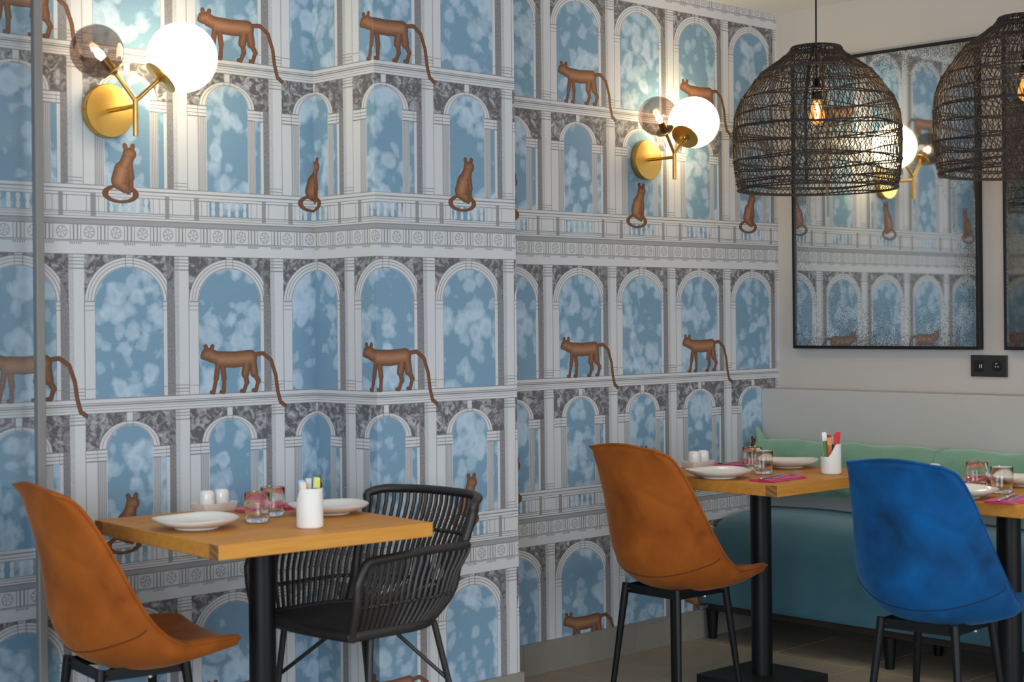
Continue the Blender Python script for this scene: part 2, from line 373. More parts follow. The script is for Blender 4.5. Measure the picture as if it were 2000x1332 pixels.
def box_mesh(x0, x1, y0, y1, z0, z1, bev=0.0, seg=2):
    bm = bmesh.new(); bmesh.ops.create_cube(bm, size=1)
    for v in bm.verts: v.co = Vector(((x0 + x1) / 2 + v.co.x * (x1 - x0), (y0 + y1) / 2 + v.co.y * (y1 - y0), (z0 + z1) / 2 + v.co.z * (z1 - z0)))
    if bev: bmesh.ops.bevel(bm, geom=bm.edges[:], offset=bev, segments=seg, affect='EDGES', profile=0.5)
    me = bpy.data.meshes.new('box'); bm.to_mesh(me); bm.free()
    return me
def box(name, x0, x1, y0, y1, z0, z1, mat, parent=None, bev=0.0, seg=2):
    return link(name, box_mesh(x0, x1, y0, y1, z0, z1, bev, seg), mat, parent)
class MB:
    def __init__(s): s.V = []; s.F = []
    def add(s, V, F):
        b = len(s.V); s.V += [Vector(v) for v in V]; s.F += [tuple(i + b for i in f) for f in F]; return s
    def tube(s, P, r, n=8, closed=False, cap=True): return s.add(*tube(P, r, n, closed, cap))
    def box(s, c, d, R=None):
        V = []
        for i in (-1, 1):
            for j in (-1, 1):
                for k in (-1, 1):
                    v = Vector((i * d[0] / 2, j * d[1] / 2, k * d[2] / 2))
                    V.append((R @ v if R else v) + Vector(c))
        return s.add(V, [(0, 1, 3, 2), (4, 6, 7, 5), (0, 4, 5, 1), (2, 3, 7, 6), (0, 2, 6, 4), (1, 5, 7, 3)])
    def done(s, name, mat, parent=None, smooth=True): return mesh(name, s.V, s.F, mat, parent, smooth)
def tube(P, r, n=8, closed=False, cap=True):
    P = [Vector(p) for p in P]; m = len(P); rs = r if isinstance(r, (list, tuple)) else [r] * m
    T = []
    for i in range(m):
        a = P[(i - 1) % m] if (closed or i > 0) else P[i]; b = P[(i + 1) % m] if (closed or i < m - 1) else P[i]
        d = (b - a); T.append(d.normalized() if d.length > 1e-9 else Vector((0, 0, 1)))
    ref = Vector((0, 0, 1)) if abs(T[0].z) < 0.9 else Vector((1, 0, 0))
    N = (ref - ref.dot(T[0]) * T[0]).normalized()
    V = []; F = []
    for i in range(m):
        N = (N - N.dot(T[i]) * T[i]).normalized(); B = T[i].cross(N)
        for k in range(n):
            an = 2 * PI * k / n; V.append(P[i] + (math.cos(an) * N + math.sin(an) * B) * rs[i])
    for i in range(m if closed else m - 1):
        j = (i + 1) % m
        for k in range(n): F.append((i * n + k, i * n + (k + 1) % n, j * n + (k + 1) % n, j * n + k))
    if cap and not closed:
        F.append(tuple(range(n - 1, -1, -1))); F.append(tuple((m - 1) * n + k for k in range(n)))
    return V, F
def lathe(prof, n=32, rad=None, closed=False):
    V = []; F = []; m = len(prof)
    for i, (r, z) in enumerate(prof):
        for k in range(n):
            an = 2 * PI * k / n; q = r * (rad(an, i) if rad else 1.0)
            V.append((q * math.cos(an), q * math.sin(an), z))
    for i in range(m if closed else m - 1):
        j = (i + 1) % m
        for k in range(n): F.append((i * n + k, i * n + (k + 1) % n, j * n + (k + 1) % n, j * n + k))
    if not closed:
        if prof[0][0] > 1e-4: F.append(tuple(range(n - 1, -1, -1)))
        if prof[-1][0] > 1e-4: F.append(tuple((m - 1) * n + k for k in range(n)))
    return V, F
def cr(pts, n):
    # Catmull-Rom through tuples, n samples
    out = []; m = len(pts) - 1
    for i in range(n):
        t = i / (n - 1) * m; k = min(int(t), m - 1); u = t - k
        p0 = pts[max(k - 1, 0)]; p1 = pts[k]; p2 = pts[k + 1]; p3 = pts[min(k + 2, m)]
        out.append(tuple(0.5 * (2 * b + (c - a) * u + (2 * a - 5 * b + 4 * c - d) * u * u + (3 * b - a - 3 * c + d) * u ** 3) for a, b, c, d in zip(p0, p1, p2, p3)))
    return out
def sphere_mesh(name, r, n=40, m=24):
    return lathe([(max(r * math.sin(PI * i / m), 1e-5), -r * math.cos(PI * i / m)) for i in range(m + 1)], n)
def open_globe(r, rc, n=44, m=26):
    a0 = math.asin(rc / r); return lathe([(max(r * math.sin(a0 + (PI - a0) * i / m), 1e-5), -r * math.cos(a0 + (PI - a0) * i / m)) for i in range(m + 1)], n) if True else None
def orient(o, axis):
    o.rotation_mode = 'QUATERNION'; o.rotation_quaternion = Vector(axis).to_track_quat('Z', 'Y')

# ------------------------------------------------------------------ setting
X0, Y0, ZC = -8.2, -7.6, 2.66
def uvquad(me, quads):
    pass
def papered(name, quads, solid=None):
    # quads: (p0,p1,p2,p3,(u0,u1)) with z as v; plain box behind
    V = []; F = []; UV = []
    for a, b, u0, u1, z0, z1 in quads:
        i = len(V); V += [(a[0], a[1], z0), (b[0], b[1], z0), (b[0], b[1], z1), (a[0], a[1], z1)]; F.append((i, i + 1, i + 2, i + 3)); UV += [(u0, z0), (u1, z0), (u1, z1), (u0, z1)]
    nf = len(F)
    for q in solid or []:
        i = len(V); V += q; F.append((i, i + 1, i + 2, i + 3)); UV += [(0.27, 0.6)] * 4
    me = bpy.data.meshes.new(name); me.from_pydata(V, [], F); me.update()
    l = me.uv_layers.new(name='print')
    for i, u in enumerate(UV): l.data[i].uv = u
    me.materials.append(MAT['paper']); me.materials.append(MAT['white'])
    for p in me.polygons:
        if p.index >= nf: p.material_index = 1
    return struct(link(name, me, None))
PX0, PX1, PY = -2.530, -1.912, -0.320
papered('wall_back', [((X0, 0), (PX0 + .02, 0), X0, PX0 + .02, 0, ZC), ((PX0 + .02, 0), (0, 0), PX0 + .02 - .171, -.171, 0, ZC)],
        [[(X0, .15, 0), (0.15, .15, 0), (0.15, .15, ZC), (X0, .15, ZC)], [(X0, 0, ZC), (0, 0, ZC), (0.15, .15, ZC), (X0, .15, ZC)], [(X0, 0, 0), (0, 0, 0), (.15, .15, 0), (X0, .15, 0)]])
u = PX0 + .02
papered('wall_pier', [((PX0, 0), (PX0, PY), u, u - PY, 0, ZC), ((PX0, PY), (PX1, PY), u - PY, u - PY + PX1 - PX0, 0, ZC), ((PX1, PY), (PX1, 0), u - PY + PX1 - PX0, u - 2 * PY + PX1 - PX0, 0, ZC)])
struct(box('wall_right', 0, 0.15, Y0, 0, 0, ZC, MAT['white']))
struct(box('ceiling', X0, 0.15, Y0, 0.15, ZC, ZC + 0.12, MAT['ceil']))
struct(box('trim_1', -0.130, 0, Y0, 0, 0, 1.020, MAT['box'], bev=0.004))
fl = struct(box('floor', X0, 0, Y0, 0, -0.12, -0.0035, MAT['grout']))
TXS, TYS = 0.82, 0.405
tm = box_mesh(0.0015, TXS - 0.0015, 0.0015, TYS - 0.0015, -0.010, 0.0, 0.0012, 1)
tm.materials.append(MAT['tile'])
i = 0
x = -0.607 - 9 * TXS
while x < 0:
    y = -TYS * 18
    while y < -0.01:
        if x + TXS <= 0.01:
            o = bpy.data.objects.new('tile', tm)
        else:
            m2 = box_mesh(0.0015, -x - 0.131, 0.0015, TYS - 0.0015, -0.010, 0.0, 0.0012, 1); m2.materials.append(MAT['tile']); o = bpy.data.objects.new('tile', m2)
        C.objects.link(o); o.parent = fl; o.location = (x, y, 0); y += TYS
    x += TXS
# stone skirting, laid as separate slabs
def skirt(name, runs, h=0.118, th=0.012):
    root = None
    for (a, b) in runs:
        a = Vector(a); b = Vector(b); d = b - a; L = d.length; n = max(1, round(L / 0.62)); dr = d.normalized(); nrm = Vector((dr.y, -dr.x, 0))
        for k in range(n):
            p0 = a + d * (k / n) + dr * 0.001; p1 = a + d * ((k + 1) / n) - dr * 0.001
            V = [p0, p1, p1 + nrm * th, p0 + nrm * th]; V = [Vector((v.x, v.y, 0.0005)) for v in V] + [Vector((v.x, v.y, h)) for v in V]
            F = [(0, 1, 2, 3), (7, 6, 5, 4), (0, 4, 5, 1), (1, 5, 6, 2), (2, 6, 7, 3), (3, 7, 4, 0)]
            if root is None: root = struct(mesh(name, V, F, MAT['skirt'], None, False))
            else: mesh('skirting_slab', V, F, MAT['skirt'], root, False)
skirt('baseboard_back', [((-0.973 - 0.62 * 2, 0, 0), (-0.973, 0, 0)), ((-0.973, 0, 0), (-0.131, 0, 0)), ((X0, 0, 0), (PX0 - .013, 0, 0))])
skirt('baseboard_pier', [((PX0 - .012, PY, 0), (PX1 + .012, PY, 0)), ((PX1, PY, 0), (PX1, -0.013, 0)), ((PX0, -0.013, 0), (PX0, PY, 0))])

struct(box('baseboard_shade_right', -0.142, -0.1305, Y0, -0.02, 0.0005, 0.118, MAT['bench_shade']))  # added strip, coloured near black to paint the shade beneath the bench
# ------------------------------------------------------------------ glass panel standing by the papered wall at the far left
gp = tag(empty('glass_panel', (-3.546, -0.075, 0)), 'clear glass panel with grey edge seal at the left border of the picture', 'glass panel')
box('pane', -1.1, -0.012, -0.004, 0.004, 0.006, 2.6, MAT['pane'], gp)
box('edge_seal', -0.026, 0.0, -0.012, 0.012, 0.0, 2.62, MAT['strip'], gp, 0.003)
box('floor_shoe', -1.1, -0.03, -0.012, 0.012, 0.0, 0.02, MAT['strip'], gp, 0.002)

# ------------------------------------------------------------------ mirrors
def mirror(name, y0, y1, z0, z1, label):
    r = tag(empty(name, (-0.001, (y0 + y1) / 2, (z0 + z1) / 2)), label, 'mirror', 'antiqued mirrors above the bench')
    w, h, f, d = (y0 - y1) / 2, (z1 - z0) / 2, 0.013, 0.034
    for a in ((-w, w, h - f, h), (-w, w, -h, -h + f), (-w, -w + f, -h + f, h - f), (w - f, w, -h + f, h - f)):
        box('frame_rail', -d, 0, a[0], a[1], a[2], a[3], MAT['black2'], r, 0.0012, 1)
    g = box('mirror_glass', -d + 0.008, -0.004, -w + f, w - f, -h + f, h - f, MAT['mirror'], r)
    return r
mirror('wall_mirror', -0.100, -0.998, 1.193, 2.428, 'large black framed antiqued mirror above the socket, reflecting arched wallpaper')
mirror('wall_mirror', -1.105, -2.005, 1.193, 2.428, 'black framed antiqued mirror cut off by the right border')

# ------------------------------------------------------------------ socket
so = tag(empty('power_socket', (0, -1.0235, 1.129)), 'black double socket with two charging ports on the pale wall', 'socket')
box('plate', -0.010, 0, -0.0785, 0.0785, -0.0425, 0.0425, MAT['socket'], so, 0.002)
box('charger_insert', -0.0112, -0.009, 0.017, 0.062, -0.0225, 0.0225, MAT['hole'], so, 0.001)
for k in (0, 1): box('charging_port', -0.0125, -0.010, 0.0365 - 0.008 * k, 0.0390 - 0.008 * k, -0.008, 0.007, MAT['silver'], so, 0.0006, 1)
V, F = lathe([(0.0215, 0), (0.0215, 0.0025), (0.0195, 0.0025), (0.0185, 0.0008), (0.0001, 0.0006)], 32)
o = mesh('round_insert', V, F, MAT['hole'], so); o.location = (-0.0098, -0.036, 0); o.rotation_euler = (0, -PI / 2, 0)
for dy, dz in ((-0.006, -0.002), (0.005, -0.002)):
    V, F = lathe([(0.0028, 0), (0.0028, 0.002)], 12); o = mesh('contact', V, F, MAT['silver'], so); o.location = (-0.0106, -0.036 + dy, dz); o.rotation_euler = (0, -PI / 2, 0)
V, F = lathe([(0.0025, 0), (0.0025, 0.008), (0.0015, 0.0095)], 12); o = mesh('earth_pin', V, F, MAT['silver'], so); o.location = (-0.0106, -0.036, 0.010); o.rotation_euler = (0, -PI / 2, 0)

# ------------------------------------------------------------------ bench and bolster
bn = tag(empty('upholstered_bench', (-0.355, -1.45, 0)), 'long teal velvet bench along the pale wall behind the tables', 'bench')
prof = cr([(-0.16, .152), (-0.05, .152), (.1, .152), (0.2, .152), (.222, .158), (.205, .23), (.180, .33), (.162, .395), (.135, .452), (.085, .490), (.0, .508), (-.1, .512), (-.205, .512), (-.214, .50), (-.214, .30), (-.21, .16), (-0.16, .152)], 66)[:-1]
prof = [(-a, b) for a, b in prof]
V = []; F = []; ny = 60; n = len(prof); LB = 1.435
for j in range(ny + 1):
    yy = LB - 2 * LB * j / ny
    e = max(0.0, 1 - (LB - abs(yy)) / 0.02); k = 1 - 0.06 * e * e
    for (a, b) in prof:
        wv = 0.004 * math.sin(yy * 9 + b * 20) * (1 if b > .3 else .3)
        V.append((a * (k if b > .2 else 1) + wv * 0.4, yy, b * 1 + (wv if b > .4 else 0) - 0.012 * e * (b > .4)))
for j in range(ny):
    for k in range(n): F.append((j * n + k, j * n + (k + 1) % n, (j + 1) * n + (k + 1) % n, (j + 1) * n + k))
F.append(tuple(range(n - 1, -1, -1))); F.append(tuple(ny * n + k for k in range(n)))
F = [f[::-1] for f in F]
mesh('seat', V, F, MAT['teal'], bn)
box('base_frame', -0.19, 0.205, -1.42, 1.42, 0.118, 0.1535, MAT['darkwood'], bn, 0.003)
lg = lathe([(0.017, 0), (0.0175, 0.004), (0.026, 0.12)], 20)
for yy in (1.405, 0.55, -0.45, -1.38):
    for xx in (-0.178, 0.16):
        o = mesh('leg', *lg, MAT['black'], bn); o.location = (xx, yy, 0)
bo = tag(empty('bolster_cushion', (-0.215, -1.37, 0.70)), 'long sage green linen back cushion above the teal bench', 'cushion')
V = []; F = []; ny = 90; n = 28; LB = 1.33
for j in range(ny + 1):
    yy = LB - 2 * LB * j / ny
    e = min(1.0, (LB - abs(yy)) / 0.05); k = math.sqrt(max(0.02, 1 - (1 - e) ** 2)); k = 0.45 + 0.55 * k
    for q in range(n):
        an = 2 * PI * q / n; c_, s_ = math.cos(an), math.sin(an)
        rx = abs(c_) ** 0.75 * (1 if c_ > 0 else -1); rz = abs(s_) ** 0.8 * (1 if s_ > 0 else -1)
        ru = 0.004 * math.sin(yy * 23 + q) + 0.0025 * math.sin(yy * 61 + 2 * q)
        sag = -0.007 * math.cos(yy * 2.2) + 0.005 * math.sin(yy * 3.1 + 1)
        V.append((0.082 * rx * (0.3 + 0.7 * k) + ru, yy, 0.112 * rz * k + ru + (sag if s_ > 0 else sag * .4)))
for j in range(ny):
    for q in range(n): F.append((j * n + q, (j + 1) * n + q, (j + 1) * n + (q + 1) % n, j * n + (q + 1) % n))
F.append(tuple(range(n))); F.append(tuple(ny * n + q for q in range(n - 1, -1, -1)))
F = [f[::-1] for f in F]
mesh('cover', V, F, MAT['green'], bo)
# gathered corner at the window end of the cushion and a piped seam
V = []; F = []
for j in range(7):
    tt = j / 6
    for q in range(10):
        an = 2 * PI * q / 10
        V.append((0.03 * (1 - .75 * tt) * math.cos(an) - 0.02, 1.285 + 0.03 * tt + 0.028 * (1 - .8 * tt) * math.sin(an), 0.085 + 0.075 * tt + 0.008 * math.cos(an * 2)))
for j in range(6):
    for q in range(10): F.append((j * 10 + q, j * 10 + (q + 1) % 10, (j + 1) * 10 + (q + 1) % 10, (j + 1) * 10 + q))
F.append(tuple(60 + q for q in range(10)))
mesh('gathered_corner', V, F, MAT['green'], bo)
b = MB(); b.tube([(0.083 * abs(math.cos(2 * PI * q / 28)) ** .75 * (1 if math.cos(2 * PI * q / 28) > 0 else -1), 0.42, 0.113 * abs(math.sin(2 * PI * q / 28)) ** .8 * (1 if math.sin(2 * PI * q / 28) > 0 else -1)) for q in range(28)], 0.003, 6, True)
b.done('seam', MAT['green'], bo)

# ------------------------------------------------------------------ tables
def table(name, x, y, rz, sx, sy, label):
    r = tag(empty(name, (x, y, 0), rz), label, 'table', 'square oak pedestal tables')
    z0, z1, e = 0.731, 0.770, 0.050; hx, hy = sx / 2, sy / 2; g = 0.0006
    for s_ in (-1, 1):
        yy = (s_ * hy, s_ * (hy - e)); box('edge_board', -hx, hx, min(yy), max(yy), z0, z1, MAT['oak'], r, 0.0015, 1)
        xx = (s_ * hx, s_ * (hx - e)); box('edge_board', min(xx), max(xx), -hy + e + g, hy - e - g, z0, z1, MAT['oak'], r, 0.0015, 1)
        # end grain shows where the long boards reach the table's sides
        for t_ in (-1, 1):
            yy = (t_ * hy, t_ * (hy - e)); box('end_grain', s_ * hx - 0.0008, s_ * hx + 0.0008, min(yy) + 0.001, max(yy) - 0.001, z0 + 0.001, z1 - 0.001, MAT['end'], r)
    n = 5; w = (sy - 2 * e) / n
    for k in range(n):
        box('plank', -hx + e + g, hx - e - g, -hy + e + k * w + g * .5, -hy + e + (k + 1) * w - g * .5, z0 + 0.001, z1 - 0.0002, MAT['oak'], r, 0.0008, 1)
    V, F = lathe([(0.038, 0.04), (0.038, 0.727)], 32); mesh('column', V, F, MAT['black'], r)
    box('mounting_plate', -0.17, 0.17, -0.17, 0.17, 0.723, 0.7315, MAT['black'], r, 0.001, 1)
    box('base_plate', -0.168, 0.168, -0.168, 0.168, 0.0005, 0.042, MAT['black2'], r, 0.002, 1)
    return r
T1 = table('dining_table', -3.135, -0.548, math.radians(-4.5), 0.668, 0.716, 'square oak table standing alone by the papered wall in the left foreground')
T2 = table('dining_table', -1.083, -0.722, math.radians(-0.8), 0.676, 0.676, 'square oak table in the corner between rust chair and bench')
T3 = table('dining_table', -1.068, -1.694, math.radians(-0.8), 0.676, 0.69, 'square oak table behind the blue chair, cut off by the right border')

# ------------------------------------------------------------------ velvet shell chairs
KN = [(-.254, .903, .006, -.006, .148), (-.241, .875, .036, -.003, .167), (-.221, .803, .064, -.001, .184), (-.200, .719, .088, -.004, .199), (-.185, .630, .114, -.002, .215), (-.168, .550, .139, .004, .227), (-.131, .483, .143, .029, .228),
      (-.067, .450, .112, .043, .225), (0, .439, .071, .045, .223), (.087, .443, .039, .040, .219), (.174, .452, .019, .030, .211), (.240, .456, .005, .020, .196), (.275, .444, -.014, .008, .159)]
def shell_grid(nr=46, nc=27):
    K = cr(KN, nr); G = []
    for (f, z, of, oz, w) in K:
        row = []
        for j in range(nc):
            v = -1 + 2 * j / (nc - 1); v = math.sin(v * PI / 2) * 0.75 + v * 0.25; e = abs(v) ** 2.3
            row.append(Vector((f + of * e, w * v, z + oz * e)))
        G.append(row)
    return G
def shell_normals(G):
    N = []
    for i in range(len(G)):
        row = []
        for j in range(len(G[0])):
            a = G[min(i + 1, len(G) - 1)][j] - G[max(i - 1, 0)][j]; b_ = G[i][min(j + 1, len(G[0]) - 1)] - G[i][max(j - 1, 0)][j] if False else G[i][min(j + 1, len(G[0]) - 1)] - G[i][max(j - 1, 0)]
            row.append(a.cross(b_).normalized())
        N.append(row)
    return N
def shell_chair(name, x, y, rz, mat, label):
    r = tag(empty(name, (x, y, 0), rz), label, 'chair')
    G = shell_grid(); N = shell_normals(G); nr, nc = len(G), len(G[0])
    sgn = 1 if N[nr - 12][nc // 2].z > 0 else -1
    N = [[n * sgn for n in row] for row in N]
    V = []; F = []
    O = []
    for i in range(nr):
        t = i / (nr - 1)
        row = []
        for j in range(nc):
            v = abs(-1 + 2 * j / (nc - 1))
            ei = min(1, min(i, nr - 1 - i) / 4); ej = min(1, min(j, nc - 1 - j) / 3)
            base = 0.026 + 0.026 * math.exp(-((t - 0.66) / 0.20) ** 2)
            th = base * (0.62 + 0.38 * math.sqrt(min(ei, ej)))
            row.append(G[i][j] - N[i][j] * th)
        O.append(row)
    for i in range(nr):
        for j in range(nc): V.append(G[i][j])
    for i in range(nr):
        for j in range(nc): V.append(O[i][j])
    q = nr * nc
    for i in range(nr - 1):
        for j in range(nc - 1):
            a, b_, c, d = i * nc + j, i * nc + j + 1, (i + 1) * nc + j + 1, (i + 1) * nc + j
            F.append((a, d, c, b_)); F.append((q + a, q + b_, q + c, q + d))
    ring = [(0, j) for j in range(nc)] + [(i, nc - 1) for i in range(1, nr)] + [(nr - 1, j) for j in range(nc - 2, -1, -1)] + [(i, 0) for i in range(nr - 2, 0, -1)]
    cen = Vector((0, 0, 0.55)); m0 = len(V); rim = []
    for (i, j) in ring:
        # rim row: midway, pushed outward in the surface
        out = Vector((0, 0, 0))
        if i == 0: out += (G[0][j] - G[1][j]).normalized()
        if i == nr - 1: out += (G[-1][j] - G[-2][j]).normalized()
        if j == 0: out += (G[i][0] - G[i][1]).normalized()
        if j == nc - 1: out += (G[i][-1] - G[i][-2]).normalized()
        p = (G[i][j] + O[i][j]) / 2 + out.normalized() * 0.009; V.append(p); rim.append(p)
    L = len(ring)
    for k in range(L):
        (i, j), (i2, j2) = ring[k], ring[(k + 1) % L]
        a, b_ = i * nc + j, i2 * nc + j2; c, d = m0 + k, m0 + (k + 1) % L
        F.append((a, b_, d, c)); F.append((c, d, q + b_, q + a))
    if sgn < 0: F = [f[::-1] for f in F]
    bm = bmesh.new(); me = bpy.data.meshes.new('shell'); me.from_pydata(V, [], F); bm.from_mesh(me); bmesh.ops.recalc_face_normals(bm, faces=bm.faces[:]); bm.to_mesh(me); bm.free()
    me.polygons.foreach_set('use_smooth', [True] * len(me.polygons))
    sh = link('shell', me, mat, r)
    b = MB(); b.tube(rim, 0.0042, 6, True); b.done('piping', mat, sh)
    sq = []
    for j in range(1, nc - 1):
        v = -1 + 2 * j / (nc - 1); q_ = nr * 0.492 - nr * 0.075 * v * v; i = int(q_); u_ = q_ - i
        sq.append((O[i][j] - N[i][j] * 0.0004).lerp(O[i + 1][j] - N[i + 1][j] * 0.0004, u_))
    b = MB(); b.tube(sq, 0.0020, 6); b.done('seam', MAT['seam_' + mat.name], sh)
    b = MB(); jj = nc - 5
    # metal frame under the seat, bolts and legs
    fr = MB()
    for s_ in (-1, 1):
        fr.box((0, s_ * 0.118, 0.395), (0.24, 0.006, 0.03)); fr.box((s_ * 0.118, 0, 0.395), (0.006, 0.24, 0.03))
    fr.box((0, 0, 0.394), (0.33, 0.03, 0.005), Matrix.Rotation(PI / 4, 3, 'Z')); fr.box((0, 0, 0.3945), (0.33, 0.03, 0.005), Matrix.Rotation(-PI / 4, 3, 'Z'))
    fr.done('frame', MAT['black'], r, False)
    for a_ in (-1, 1):
        V2, F2 = lathe([(0.007, 0), (0.007, 0.006), (0.004, 0.008)], 12); o = mesh('bolt', V2, F2, MAT['steel'], r); o.location = (-0.02 * a_, 0.1175 * a_, 0.381); o.rotation_euler = (PI, 0, 0)
        for c_ in (-1, 1):
            b = MB(); b.tube([(a_ * 0.160, c_ * 0.160, 0.0), (a_ * 0.1585, c_ * 0.1585, 0.012), (a_ * 0.120, c_ * 0.120, 0.412)], [0.0085, 0.0095, 0.0135], 16)
            o = b.done('leg', MAT['black'], r)
    return r
CH1 = shell_chair('shell_chair', -3.465, -0.373, -0.147, MAT['orange'], 'rust orange velvet shell chair at the left edge, beside the lone table')
CH2 = shell_chair('shell_chair', -1.487, -0.660, -0.040, MAT['orange'], 'rust orange velvet shell chair in the middle, before the corner table')
CH3 = shell_chair('shell_chair', -1.420, -1.645, 0.081, MAT['blue'], 'royal blue velvet shell chair with black metal legs, on the right')

# ------------------------------------------------------------------ black cane tub chair
def tub_chair(x, y, rz):
    r = tag(empty('cane_armchair', (x, y, 0), rz), 'black woven cane tub armchair tucked under the left foreground table', 'armchair')
    def outline(f0, fr_, w, n=121):
        # U from front right, round the back, to front left; rounded rear corners
        P = []; rc = min(w * 0.8, 0.18)
        P += [(f0 + (fr_ + rc - f0) * i / 20, -w) for i in range(20)]
        P += [(fr_ + rc - rc * math.sin(a), -w + rc - rc * math.cos(a)) for a in [PI / 2 * i / 20 for i in range(20)]]
        P += [(fr_, -w + rc + (2 * w - 2 * rc) * i / 20) for i in range(20)]
        P += [(fr_ + rc - rc * math.cos(a), w - rc + rc * math.sin(a)) for a in [PI / 2 * i / 20 for i in range(20)]]
        P += [(fr_ + rc + (f0 - fr_ - rc) * i / 20, w) for i in range(21)]
        # resample by length
        D = [0]
        for i in range(1, len(P)): D.append(D[-1] + math.hypot(P[i][0] - P[i - 1][0], P[i][1] - P[i - 1][1]))
        out = []; k = 0
        for i in range(n):
            t = D[-1] * i / (n - 1)
            while k < len(D) - 2 and D[k + 1] < t: k += 1
            u_ = (t - D[k]) / max(D[k + 1] - D[k], 1e-9)
            out.append((P[k][0] + (P[k + 1][0] - P[k][0]) * u_, P[k][1] + (P[k + 1][1] - P[k][1]) * u_))
        return out
    n = 121
    lo = outline(.275, -.105, .222, n); mi = outline(.280, -.185, .258, n); to = outline(.275, -.255, .262, n)
    b0, b1 = 36, 84                       # the back panel lies between these stations
    def ztop(i):
        return 0.662
    def top(i):
        if b0 <= i <= b1:
            return Vector((to[i][0] - 0.012, to[i][1], 0.806 - 0.004 * abs(i - 60) / 24))
        d = min(i, n - 1 - i); return Vector((to[i][0], to[i][1], 0.668 + 0.012 * min(1, d / 20)))
    def cane_at(i, t):
        # t 0 seat .. 1 rail
        T = top(i); zz = 0.462 + (T.z - 0.462) * t
        h = min(1, (zz - 0.462) / 0.13); h = math.sin(h * PI / 2)
        a = Vector((lo[i][0], lo[i][1], 0)); m_ = Vector((mi[i][0], mi[i][1], 0)); c = Vector((T.x, T.y, 0))
        p = a.lerp(m_, h); k = max(0, (zz - 0.57) / max(T.z - 0.57, 1e-3)); p = p.lerp(c, k * k * (3 - 2 * k) if k < 1 else 1)
        return Vector((p.x, p.y, zz))
    step = 2
    for i in range(3, n - 2, step):
        b = MB(); b.tube([cane_at(i, t / 9) for t in range(10)], 0.0061, 6, False, False); b.done('cane', MAT['cane'], r)
    # rails
    arm_r = [cane_at(0, t / 8) for t in range(1, 8)]
    def arm(side):
        idx = list(range(0, b0 + 1)) if side < 0 else list(range(n - 1, b1 - 1, -1))
        P = [Vector((lo[idx[0]][0], lo[idx[0]][1], 0.452))] + [cane_at(idx[0], t / 8) for t in range(1, 7)]
        P += [top(i) + (Vector((-0.012, 0, -0.004)) if k == 0 else Vector((0, 0, 0))) for k, i in enumerate(idx[1::3])]
        return P
    for s_ in (-1, 1):
        P = cr([tuple(p) for p in arm(s_)], 48); b = MB(); b.tube(P, 0.0125, 10); b.done('arm_rail', MAT['cane'], r)
    post0 = [cane_at(b0, t / 10) for t in range(0, 10)]; post1 = [cane_at(b1, t / 10) for t in range(9, -1, -1)]
    P = cr([tuple(p) for p in post0 + [top(i) + Vector((0, 0, -0.012 if i in (b0, b1) else 0)) for i in range(b0, b1 + 1, 4)] + post1], 110)
    b = MB(); b.tube(P, 0.0135, 10); b.done('back_rail', MAT['cane'], r)
    for tt, rng, nm in ((0.545, range(0, n), 'woven_band'), (0.690, range(b0, b1 + 1), 'woven_band')):
        b = MB()
        for ph in (0, PI):
            Q = []
            rr_ = list(rng)
            for k in range((len(rr_) - 1) * 3 + 1):
                i = rr_[k // 3]; i2 = rr_[min(k // 3 + 1, len(rr_) - 1)]; u_ = (k % 3) / 3
                def at(ii):
                    T = top(ii); return cane_at(ii, (tt - 0.462) / (T.z - 0.462))
                p = at(i).lerp(at(i2), u_); nn = Vector((p.x, p.y, 0)).normalized()
                Q.append(p + nn * 0.006 * math.sin(k * PI / 3 + ph) + Vector((0, 0, 0.003 * math.cos(k * PI / 3 + ph))))
            b.tube(Q, 0.0038, 5, False, False)
        b.done(nm, MAT['cane'], r)
    # seat: wrapped ring and woven sheet
    F_ = [(p[0], p[1]) for p in lo]
    front = [(0.275 + 0.020 * math.sin(PI * k / 12), 0.222 - 0.444 * k / 12) for k in range(1, 12)]
    loop = F_ + front
    b = MB(); b.tube([Vector((p[0], p[1], 0.464)) for p in loop], 0.017, 10, True); b.done('seat_rim', MAT['cane'], r)
    V = [(0.06, 0, 0.462)]; F = []
    rings = (0.25, 0.5, 0.75, 0.93, 1.0)
    for q in rings:
        for p in loop: V.append((0.06 + (p[0] - 0.06) * q, p[1] * q, 0.460 + 0.018 * q ** 3 if q < 1 else 0.472))
    m = len(loop)
    for k in range(m): F.append((0, 1 + k, 1 + (k + 1) % m))
    for a in range(len(rings) - 1):
        for k in range(m): F.append((1 + a * m + k, 1 + (a + 1) * m + k, 1 + (a + 1) * m + (k + 1) % m, 1 + a * m + (k + 1) % m))
    t = NT('woven_seat'); o_ = t.obj(); sp = t.node('ShaderNodeSeparateXYZ'); t.put(sp.inputs[0], o_)
    hx = (E(t, sp.outputs[0]) * 700).sin() * (E(t, sp.outputs[1]) * 260).sin()
    t.put(t.b.inputs['Base Color'], t.mix((hx * .5 + .5), (0.008, 0.007, 0.007), (0.035, 0.03, 0.028))); t.set(Roughness=0.5); t.bump(hx, 0.6, 0.003)
    mesh('seat', V, F, t.m, r)
    # legs (wrapped rods) with wire braces
    for (fx, ly, ex, ey) in ((.19, -.20, .235, -.235), (.19, .20, .235, .235), (-.07, -.17, -.165, -.225), (-.07, .17, -.165, .225)):
        b = MB(); b.tube([(fx, ly, 0.455), (fx + (ex - fx) * .4, ly + (ey - ly) * .4, 0.27), (ex, ey, 0.0)], 0.0095, 10); b.done('leg', MAT['cane'], r)
        kx, ky = fx + (ex - fx) * .35, ly + (ey - ly) * .35
        b = MB(); b.tube([(kx, ky, 0.285), (kx * .35 + .03, ky * .3, 0.425), (0.05, 0, 0.452)], 0.006, 8); b.done('brace', MAT['cane'], r)
    return r
